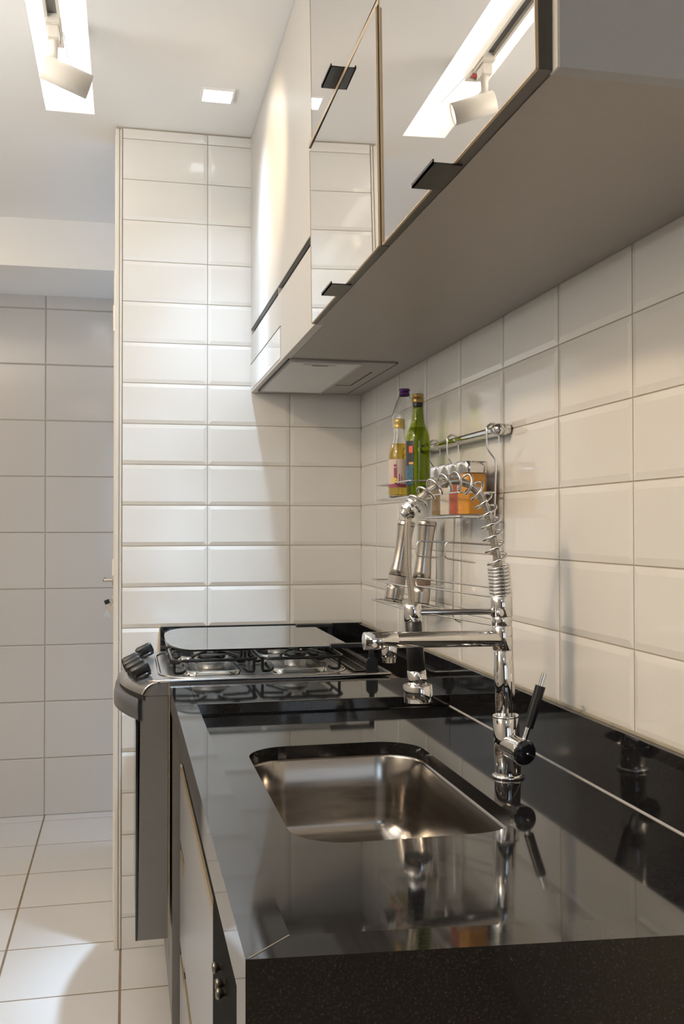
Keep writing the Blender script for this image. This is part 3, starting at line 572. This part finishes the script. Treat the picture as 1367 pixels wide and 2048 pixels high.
m = MB(); m.tube([(-0.3455, FY - 0.012, 1.055), (-0.3455, FY - 0.019, 1.055)], [0.0042, 0.0036], 16); fc(m, 'screw', par=so, sw=-0.012)
m = MB(); m.tube([(-0.150, FY, 1.1005), (-0.272, FY, 1.1015)], 0.0046, 16); fc(m, 'docking_arm', sw=0.022)
m = MB(); m.lathe([(0, 0), (0.0062, 0), (0.0062, 0.003), (0.005, 0.0035), (0, 0.0035)], (-0.1445, FY - 0.0165, 1.0995), 18, axis=(0, -1, 0)); fc(m, 'docking_screw')
# spring: tight base turns, then the open coil along the hose
arch = [(-0.1355, FY, 1.124), (-0.1375, FY, 1.150), (-0.1395, FY, 1.172), (-0.1435, FY, 1.192), (-0.1480, FY, 1.216), (-0.1540, FY, 1.246), (-0.1615, FY, 1.268), (-0.1725, FY, 1.2875), (-0.1890, FY, 1.3005),
        (-0.2100, FY, 1.3055), (-0.2330, FY, 1.3010), (-0.2530, FY, 1.2905), (-0.2690, FY, 1.2770), (-0.2800, FY, 1.2660)]
AP = smooth_path(arch, 24)
cum = [0.0]
for a, b in zip(AP, AP[1:]): cum.append(cum[-1] + (b - a).length)
def at(s):
    import bisect
    i = min(max(bisect.bisect(cum, s) - 1, 0), len(AP) - 2); t = (s - cum[i]) / max(cum[i + 1] - cum[i], 1e-9)
    return AP[i].lerp(AP[i + 1], t), (AP[i + 1] - AP[i]).normalized()
Ltot = cum[-1]; s_tight = 0.049; pts = []
def helix(s, ph, r):
    p, T = at(s); n = Vector((0, 1, 0)); b = T.cross(n).normalized(); return p + (n * math.cos(ph) + b * math.sin(ph)) * r
for k in range(9 * 16 + 1): pts.append(helix(s_tight * k / 144, 2 * PI * k / 16, 0.0162))
nt_ = 13.0
for k in range(1, int(nt_ * 16) + 1):
    t = k / (nt_ * 16); pts.append(helix(s_tight + (Ltot - s_tight - 0.004) * t ** 0.97, 2 * PI * k / 16, 0.0160 - 0.0022 * t))
for k in range(1, 33): pts.append(helix(Ltot - 0.004 + 0.004 * k / 32, 2 * PI * k / 16, 0.0138))
m = MB(); m.tube(pts, 0.0021, 8); fc(m, 'spring', sw=0.022)
hp = AP[::6] + [AP[-1]]; hp2 = smooth_path([AP[-1], (-0.2862, FY, 1.256), (-0.2884, FY, 1.236), (-0.2888, FY, 1.205), (-0.2880, FY, 1.172), (-0.2845, FY, 1.143), (-0.2815, FY, 1.112)], 5)[1:]
m = MB(); m.tube(hp + hp2, [0.0062] * len(hp) + [0.0048] * len(hp2), 12); fc(m, 'hose', 'braid', sw=0.022)
pe, te = at(Ltot); m = MB(); m.tube([pe - te * 0.001, pe, pe + te * 0.014, pe + te * 0.0150], [0.0125, 0.0135, 0.0135, 0.012], 24); m.tube([pe + te * 0.0150, pe + te * 0.021], [0.0098, 0.0072], 20); fc(m, 'hose_collar', sw=0.022)
def sx(z): return -0.2815 + (1.114 - z) * 0.067
def sseg(z0, z1, r0, r1, n=28): m = MB(); m.tube([(sx(z0), FY, z0), (sx(z0 + 0.0008), FY, z0 + 0.0008), (sx(z1 - 0.0008), FY, z1 - 0.0008), (sx(z1), FY, z1)], [r0 - 0.001, r0, r1, r1 - 0.001], n); return m
sh = fc(sseg(1.0880, 1.1145, 0.0138, 0.0140), 'spray_head', sw=0.022); fc(sseg(1.0125, 1.0880, 0.0138, 0.0128), 'spray_grip', 'black', sh, sw=0.022)
fc(sseg(0.9895, 1.0125, 0.0150, 0.0144), 'spray_neck', par=sh, sw=0.022)
m = MB(); m.tube([(sx(0.99), FY, 0.990), (sx(0.99), FY, 0.9885), (sx(0.965), FY, 0.965), (sx(0.965), FY, 0.9640)], [0.0215, 0.0226, 0.0226, 0.0215], 32); fc(m, 'spray_nozzle', par=sh, sw=0.022)
m = MB(); m.lathe([(0, 0.0055), (0.009, 0.0045), (0.0112, 0.002), (0.0116, 0), (0, 0)], (sx(1.001), FY - 0.0138, 1.001), 28, axis=(0, -1, 0)); fc(m, 'spray_button', par=sh, sw=0.022)
# mixer valve and lever
m = MB(); m.tube([(-0.1258, FY - 0.006, 0.8915), (-0.1222, FY - 0.052, 0.8905), (-0.1218, FY - 0.0565, 0.8904), (-0.1216, FY - 0.0585, 0.8903)], [0.0185, 0.0195, 0.0198, 0.0188], 36); vo = fc(m, 'mixer_valve')
m = MB(); m.lathe([(0, 0.0040), (0.0150, 0.0036), (0.0178, 0.002), (0.0180, 0)], (-0.1216, FY - 0.0580, 0.8903), 36, axis=(0.06, -1, -0.02)); fc(m, 'valve_cap', 'blackgloss', vo)
m = MB(); m.lathe([(0, 0.0012), (0.0016, 0.001), (0.002, 0)], (-0.1180, FY - 0.0622, 0.8892), 12, axis=(0, -1, 0)); fc(m, 'index_dot', 'chrome', vo)
LA = [(-0.1120, -1.540, 0.899), (-0.1035, -1.540, 0.9225), (-0.0828, -1.540, 0.9860), (-0.0762, -1.540, 1.0055)]
m = MB(); m.tube([LA[0], LA[1]], 0.0042, 14); lo = fc(m, 'lever', par=vo)
m = MB(); m.tube([LA[1], LA[2]], [0.0078, 0.0082], 18); fc(m, 'lever_sleeve', 'black', vo)
m = MB(); m.tube([LA[2], LA[3]], 0.0050, 14); fc(m, 'lever_tip', par=vo)

# ------------------------------------------------------------------ hanging rail and wire racks
RZ, RX = 1.4185, -0.026
HRL = thing('utensil_rail', 'chrome hanging rail with round wall bracket on the tiled wall', 'rail', (RX, -0.9, RZ))
def hr(mb, name, m='chrome', par=None, **k): return P3(mb, HRL).build(name, m, par or HRL, **k)
m = MB(); m.tube([(RX, -1.222, RZ), (RX, -0.72, RZ)], 0.0070, 20); hr(m, 'tube')
for y, s_ in ((-1.222, -1), (-0.72, 1)):
    m = MB(); m.tube([(-0.0048, y, RZ), (-0.0055, y, RZ), (-0.0280, y, RZ), (-0.0285, y, RZ)], [0.0100, 0.0106, 0.0106, 0.0095], 28); bo = hr(m, 'bracket')
    m = MB(); m.lathe([(0.0085, -0.020), (0.0100, -0.018), (0.0108, 0.0), (0.0104, 0.006), (0.0080, 0.0105), (0.0045, 0.0130), (0, 0.0138)], (RX, y, RZ), 28, axis=(0, s_, 0)); hr(m, 'end_cap', par=bo)
def hook(m, y, zend=1.362, r=0.0023):            # from the wall rod, up in front of the rail and over it
    p = [(-0.022, y, zend - 0.02), (-0.022, y, zend), (-0.0400, y, zend + 0.023), (-0.0400, y, RZ + 0.001)]
    for k in range(1, 9):
        a = PI - PI * k / 8; p.append((RX - 0.001 + 0.0130 * math.cos(a), y + 0.002 * k / 8, RZ + 0.001 + 0.0118 * math.sin(a)))
    p.append((RX + 0.0120, y + 0.003, RZ - 0.024)); m.tube(fillet(p, 0.006, 3), r, 10)
def wires(par, base, name, paths, r=0.0017, n=8, closed=False):
    m = MB()
    for p in paths: m.tube(p, r, n, closed=closed)
    d = Vector(base); m.v = [tuple(Vector(q) - d) for q in m.v]; return m.build(name, 'wire', par)
def shelf(par, base, y0, y1, z, xs=-0.020, xe=-0.098, guard=0.046, gname='guard_wire'):
    wires(par, base, 'shelf_frame', [fillet([(xs, y0, z), (xe, y0, z), (xe, y1, z), (xs, y1, z)], 0.010, 4, True)], 0.0021, 8, True)
    k = 7; wires(par, base, 'shelf_wires', [[(xs + (xe - xs) * i / k, y0, z - 0.001), (xs + (xe - xs) * i / k, y1, z - 0.001)] for i in range(1, k)], 0.0012, 6)
    wires(par, base, gname, [fillet([(xs, y0, z + guard), (xe, y0, z + guard), (xe, y1, z + guard), (xs, y1, z + guard)], 0.010, 4, True)], 0.0018, 8, True)
# spice rack (nearest)
RB = thing('spice_rack', 'chrome wire rack holding square spice jars with roll holders below', 'rack', (-0.02, -1.07, 1.1))
for y in (-1.186, -0.958):
    m = MB(); yy = y - 0.010 if y < -1.1 else y; hook(m, yy)
    m.tube(fillet([(-0.022, yy, 1.345), (-0.023, yy + 0.01, 1.20), (-0.023, yy + 0.016, 1.036), (-0.006, yy + 0.016, 1.028)], 0.010), 0.0021, 10); P3(m, RB).build('upright', 'wire', RB)
shelf(RB, (-0.02, -1.07, 1.1), -1.196, -0.932, 1.2535)
B_ = (-0.02, -1.07, 1.1)
wires(RB, B_, 'roll_holder', [fillet([(-0.023, -1.180, 1.199), (-0.108, -1.150, 1.2045), (-0.110, -1.150, 1.1735), (-0.047, -1.150, 1.1635)], 0.009)], 0.0018)
wires(RB, B_, 'roll_holder', [fillet([(-0.036, -0.945, 1.2005), (-0.099, -0.930, 1.2035), (-0.1025, -0.930, 1.1715), (-0.036, -0.930, 1.1650)], 0.009)], 0.0018)
wires(RB, B_, 'roll_arm', [fillet([(-0.023, -1.175, 1.1165), (-0.1190, -0.985, 1.1265), (-0.1190, -0.985, 1.1095), (-0.023, -1.175, 1.0985)], 0.010)], 0.0018)
wires(RB, B_, 'roll_arm', [fillet([(-0.023, -1.172, 1.0560), (-0.1190, -0.985, 1.0720), (-0.1190, -0.985, 1.0560), (-0.023, -1.172, 1.0440)], 0.010)], 0.0016)
# bottle rack (further along)
RA = thing('bottle_rack', 'chrome wire rack with two shelves carrying oil bottles and steel mills', 'rack', (-0.02, -0.74, 1.1))
for y in (-0.830, -0.620):
    m = MB(); hook(m, y); m.tube(fillet([(-0.022, y, 1.345), (-0.023, y, 1.20), (-0.023, y + 0.005, 1.036), (-0.006, y + 0.005, 1.030)], 0.010), 0.0021, 10); P3(m, RA).build('upright', 'wire', RA)
shelf(RA, (-0.02, -0.74, 1.1), -0.885, -0.595, 1.3005, xe=-0.104, guard=0.036)
shelf(RA, (-0.02, -0.74, 1.1), -0.880, -0.565, 1.0520, xe=-0.110, guard=0.050)
wires(RA, (-0.02, -0.74, 1.1), 'front_wire', [[(-0.104, -0.880, 1.300), (-0.104, -0.880, 1.21)]], 0.0016)

# ------------------------------------------------------------------ bottles
def curved_patch(t, par, name, m, r, a0, a1, z0, z1, c, n=10, squeeze=None):
    mb = MB(); v = []
    for k in range(n + 1):
        a = math.radians(a0 + (a1 - a0) * k / n)
        for z in (z0, z1): v.append((c[0] + r * math.cos(a), c[1] + r * math.sin(a), c[2] + z))
    mb.add(v, [(2 * k, 2 * k + 2, 2 * k + 3, 2 * k + 1) for k in range(n)], True); return P3(mb, t).build(name, m, par)
def disc_patch(t, par, name, m, r, ac, zc, rad, c, n=16, sxy=1.0):
    mb = MB(); v = [(c[0] + r * math.cos(math.radians(ac)), c[1] + r * math.sin(math.radians(ac)), c[2] + zc)]
    for k in range(n):
        a = math.radians(ac) + sxy * rad / r * math.cos(2 * PI * k / n); v.append((c[0] + r * math.cos(a), c[1] + r * math.sin(a), c[2] + zc + rad * math.sin(2 * PI * k / n)))
    mb.add(v, [(0, 1 + k, 1 + (k + 1) % n) for k in range(n)], True); return P3(mb, t).build(name, m, par)
c = (-0.0705, -0.840, 1.3018)
GB = thing('green_oil_bottle', 'green glass olive oil bottle with a gold cap on the upper rack shelf', 'bottle', c)
m = MB(); m.lathe([(0, 0.002), (0.023, 0.001), (0.0262, 0.004), (0.0270, 0.010), (0.0270, 0.128), (0.0262, 0.138), (0.0225, 0.150), (0.0165, 0.163), (0.0138, 0.175), (0.0122, 0.195), (0.0113, 0.214), (0.0122, 0.2145), (0.0122, 0.2185), (0.0105, 0.219)], c, 36); P3(m, GB).build('glass', 'greenglass', GB)
m = MB(); m.lathe([(0, 0.006), (0.0245, 0.006), (0.0252, 0.012), (0.0252, 0.127), (0.0245, 0.137), (0.0208, 0.148), (0.0175, 0.156), (0, 0.156)], c, 36); P3(m, GB).build('oil', 'oilgreen', GB)
m = MB(); m.lathe([(0.0128, 0.2125), (0.0132, 0.2135), (0.0132, 0.2240), (0.0122, 0.2245), (0.0122, 0.2262), (0.0132, 0.2268), (0.0132, 0.2312), (0.0122, 0.2318), (0, 0.2318)], c, 28); P3(m, GB).build('cap', 'cap_gold', GB)
m = MB(); m.lathe([(0.0118, 0.2035), (0.0121, 0.2125)], c, 28); P3(m, GB).build('neck_band', 'black', GB)
lo = curved_patch(GB, GB, 'label', 'lab_dark', 0.0273, 172, 232, 0.025, 0.125, c)
curved_patch(GB, lo, 'label_red_print', 'lab_red', 0.0275, 206, 228, 0.098, 0.113, c); curved_patch(GB, lo, 'label_blue_print', 'lab_blue', 0.0275, 172, 230, 0.027, 0.070, c)
curved_patch(GB, lo, 'label_orange_print', 'lab_orange', 0.0275, 206, 231, 0.072, 0.077, c)
c = (-0.0865, -0.742, 1.3018)
OB = thing('yellow_oil_bottle', 'clear bottle of golden oil with a pale plum-figured label and gold cap', 'bottle', c)
m = MB(); m.bottle([(0, 0.002), (0.022, 0.001), (0.0262, 0.004), (0.0266, 0.010), (0.0255, 0.020), (0.0245, 0.085), (0.0248, 0.096), (0.0238, 0.106), (0.0205, 0.120), (0.0160, 0.132), (0.0128, 0.146), (0.0120, 0.160), (0.0118, 0.166)], c); P3(m, OB).build('glass', 'bottleglass', OB)
m = MB(); m.lathe([(0, 0.005), (0.0240, 0.005), (0.0250, 0.011), (0.0240, 0.020), (0.0230, 0.085), (0.0234, 0.096), (0.0224, 0.105), (0.0190, 0.119), (0.0165, 0.127), (0, 0.127)], c, 36); P3(m, OB).build('oil', 'oil', OB)
m = MB(); m.lathe([(0.0125, 0.163), (0.0130, 0.164), (0.0130, 0.172), (0.0122, 0.1728), (0.0122, 0.1738), (0.0130, 0.1745), (0.0126, 0.183), (0.0115, 0.1855), (0, 0.1855)], c, 28); P3(m, OB).build('cap', 'cap_yellow', OB)
lo = curved_patch(OB, OB, 'label', 'lab_pale', 0.0258, 165, 300, 0.026, 0.090, c, 16)
curved_patch(OB, lo, 'label_figure', 'lab_plum', 0.0260, 225, 243, 0.026, 0.070, c); disc_patch(OB, lo, 'label_head', 'lab_plum', 0.0260, 232, 0.075, 0.0035, c)
curved_patch(OB, lo, 'label_raised_arm', 'lab_plum', 0.0260, 239, 242, 0.070, 0.086, c, 3)
curved_patch(OB, lo, 'label_plum_strokes', 'lab_plum', 0.0260, 252, 258, 0.030, 0.055, c, 3); curved_patch(OB, lo, 'label_plum_strokes', 'lab_plum', 0.0260, 264, 268, 0.030, 0.050, c, 3)
curved_patch(OB, lo, 'label_foot_band', 'lab_plum', 0.0261, 165, 300, 0.024, 0.032, c, 16); disc_patch(OB, lo, 'label_yellow_disc', 'lab_yellow', 0.0262, 229, 0.040, 0.0070, c)
c = (-0.0480, -0.652, 1.3018)
VB = thing('clear_vinegar_bottle', 'tall empty clear bottle with bulging shoulder and purple cap behind the others', 'bottle', c)
m = MB(); m.bottle([(0, 0.002), (0.022, 0.001), (0.025, 0.004), (0.0255, 0.012), (0.0225, 0.080), (0.0235, 0.130), (0.0290, 0.170), (0.0320, 0.195), (0.0315, 0.204), (0.0260, 0.220), (0.0165, 0.246), (0.0125, 0.256), (0.0115, 0.262)], c); P3(m, VB).build('glass', 'bottleglass', VB)
m = MB(); m.lathe([(0.0128, 0.252), (0.0130, 0.2535), (0.0130, 0.2600), (0.0100, 0.2610), (0.0100, 0.2630), (0.0136, 0.2640), (0.0136, 0.2690), (0.0125, 0.2700), (0, 0.2700)], c, 28); P3(m, VB).build('cap', 'cap_purple', VB)

# ------------------------------------------------------------------ spice jars
def jar(y, fill, fm, name, label):
    cx, z0 = -0.0565, 1.2558; t = thing(name, label, 'jar', (cx, y, z0), 'spice jars on the wire rack'); a = 0.0236; ang = 0.16
    def sq(h, s, r): return [(x * math.cos(ang) - yy * math.sin(ang), x * math.sin(ang) + yy * math.cos(ang), h) for x, yy in rrect(-s, s, -s, s, r, 5)]
    m = MB(); m.loft([sq(0.0, a - 0.003, 0.006), sq(0.002, a, 0.0075), sq(0.080, a, 0.0075), sq(0.083, a - 0.003, 0.007)], True, False, True); m.build('glass', 'clear', t)
    m = MB(); m.loft([sq(0.003, a - 0.0022, 0.006), sq(0.003 + fill, a - 0.0022, 0.006)], True, True); m.build('spice', fm, t)
    m = MB(); m.loft([sq(0.0822, a + 0.0004, 0.009), sq(0.0830, a + 0.001, 0.009), sq(0.1040, a + 0.001, 0.009), sq(0.1048, a, 0.009)], True, True, True); m.build('lid', 'chrome', t)
    return t
jar(-1.158, 0.078, 'turmeric', 'spice_jar', 'square glass jar of orange powder with a chrome lid, nearest in the rack')
jar(-1.104, 0.066, 'paprika', 'spice_jar', 'square glass jar of red powder with a chrome lid behind the orange one')
jar(-1.045, 0.055, 'salt', 'spice_jar', 'square glass jar of whitish powder with a chrome lid behind the red one')
jar(-0.988, 0.070, 'herb', 'spice_jar', 'square glass jar of brown spice with a chrome lid, farthest in the rack')

# ------------------------------------------------------------------ mills
def mill(base, top, band, label):
    base, top = Vector(base), Vector(top); d = (top - base).normalized(); t = thing('pepper_mill', label, 'mill', tuple(base), 'steel mills on the lower rack shelf')
    q = Vector((0, 0, 1)).rotation_difference(d); t.rotation_mode = 'QUATERNION'; t.rotation_quaternion = q
    Lm = (top - base).length; k = Lm / 0.195
    def pr(p): return [(r, z * k) for r, z in p]
    m = MB(); m.lathe(pr([(0, 0.0), (0.0215, 0.0), (0.0222, 0.004), (0.0222, 0.006)]), n=32); m.build('foot', 'steel', t)
    m = MB(); m.lathe(pr([(0.0216, 0.006), (0.0216, 0.008)]), n=32); m.build('foot_ring', 'black', t)
    m = MB(); m.lathe(pr([(0.0225, 0.008), (0.0228, 0.030), (0.0222, 0.044), (0.019, 0.044)]), n=32); m.build('base', 'steel', t)
    m = MB(); m.lathe(pr([(0.0215, 0.044), (0.0216, 0.063)]), n=32); m.build('spice_window', band, t)
    m = MB(); m.lathe(pr([(0.018, 0.063), (0.0212, 0.063), (0.0200, 0.078), (0.0178, 0.105), (0.0174, 0.125), (0.0182, 0.150), (0.0203, 0.176), (0.0210, 0.1835)]), n=32); m.build('body', 'steel', t)
    m = MB(); m.lathe(pr([(0.0203, 0.1835), (0.0203, 0.1855)]), n=32); m.build('top_ring', 'black', t)
    m = MB(); m.lathe(pr([(0.0212, 0.1855), (0.0214, 0.1925), (0.0204, 0.195), (0, 0.195)]), n=32); m.build('cap', 'steel', t)
    return t
mill((-0.0880, -0.690, 1.0545), (-0.0540, -0.690, 1.2470), 'acryl', 'leaning brushed steel mill with a pale window band, left of the two')
mill((-0.0625, -0.820, 1.0545), (-0.0430, -0.820, 1.2470), 'peppercorn', 'leaning brushed steel mill with a dark peppercorn band, right of the two')

# ------------------------------------------------------------------ ceiling lights
CL = thing('slot_light', 'long glowing recessed light slot in the white ceiling', 'light', (-0.872, -1.7, CEIL))
m = MB(); m.box(SX0, SX1, SY0, SY1, 2.545, 2.550); P3(m, CL).build('diffuser', 'slot_emit', CL)
m = MB(); m.box(SX0 - 0.001, SX0 + 0.001, SY0, SY1, CEIL + 0.001, 2.545).box(SX1 - 0.001, SX1 + 0.001, SY0, SY1, CEIL + 0.001, 2.545).box(SX0, SX1, SY1 - 0.001, SY1 + 0.001, CEIL + 0.001, 2.545); P3(m, CL).build('reveal', 'ceiling', CL)
TK = thing('track', 'white lighting track with a dark groove hung inside the glowing ceiling slot', 'lighting track', (-0.881, -1.6, 2.41))
m = MB(); m.box(-0.899, -0.892, -3.0, -0.500, 2.405, 2.427).box(-0.870, -0.863, -3.0, -0.500, 2.405, 2.427).box(-0.892, -0.870, -3.0, -0.500, 2.420, 2.427).box(-0.899, -0.863, -0.500, -0.494, 2.405, 2.427); P3(m, TK).build('profile', 'lampbody', TK)
m = MB(); m.box(-0.892, -0.870, -3.0, -0.501, 2.416, 2.4199); P3(m, TK).build('groove', 'groove', TK)
m = MB(); m.box(-0.890, -0.872, -0.530, -0.505, 2.409, 2.4159); P3(m, TK).build('end_plug', 'redled', TK)
for y in (-0.75, -2.2): m = MB(); m.cyl((-0.862, y, 2.427), (-0.862, y, 2.545), 0.0012, n=6); P3(m, TK).build('suspension_wire', 'wire', TK)
m = MB(); m.cyl((-0.860, -0.585, 2.40), (-0.858, -0.30, 2.430), 0.0010, n=6); P3(m, TK).build('cable', 'white', TK)
HD = Vector((0.93, 0.21, -0.27)).normalized(); HCN = Vector((-0.853, -0.590, 2.293))
SPT = thing('track_spotlight', 'white cylindrical spotlight head hanging from the ceiling track', 'spotlight', tuple(HCN))
def sph(mb, name, m, par=None, **k): return P3(mb, SPT).build(name, m, par or SPT, **k)
sph(MB().box(-0.8965, -0.8655, -0.640, -0.560, 2.3960, 2.4160), 'adapter', 'lampbody', bevel=0.001)
m = MB(); m.box(-0.8935, -0.8685, -0.625, -0.575, 2.368, 2.396); sph(m, 'adapter_block', 'lampbody', bevel=0.002)
m = MB(); m.lathe([(0.0125, 2.368), (0.0125, 2.362), (0.0095, 2.358), (0.0085, 2.33), (0.0075, 2.305)], (-0.8800, -0.600, 0), 20); sph(m, 'stem', 'lampbody')
back, face = HCN - HD * 0.052, HCN + HD * 0.052
m = MB(); q_ = [(0.0, -0.056), (0.0255, -0.056), (0.0275, -0.054), (0.0280, 0.056), (0.0268, 0.056), (0.0250, 0.050), (0.0, 0.050)]
m.lathe(q_, HCN, 36, axis=HD); ho = sph(m, 'head', 'lampbody')
m = MB(); m.lathe([(0, 0.0515), (0.0252, 0.0515)], HCN, 30, axis=HD); sph(m, 'lens', 'spot_emit', ho)
spot('spotlight_lamp', tuple(HCN + HD * 0.062), tuple(HCN + HD * 1.0), SPOT_W, WARM, 62, 0.7, 0.022)
DL = thing('downlight', 'square white recessed ceiling downlight glowing cold white above the stove', 'light', (-0.471, -0.277, CEIL))
m = MB(); x0, x1, y0, y1 = -0.516, -0.427, -0.321, -0.236
for a in ((x0, x0 + 0.005, y0 + 0.005, y1 - 0.005), (x1 - 0.005, x1, y0 + 0.005, y1 - 0.005), (x0, x1, y0, y0 + 0.005), (x0, x1, y1 - 0.005, y1)): m.box(*a, CEIL - 0.006, CEIL - 0.0002)
P3(m, DL).build('bezel', 'ceiling', DL)
m = MB(); m.box(x0 + 0.0052, x1 - 0.0052, y0 + 0.0052, y1 - 0.0052, CEIL - 0.0045, CEIL - 0.0005); P3(m, DL).build('diffuser', 'down_emit', DL)
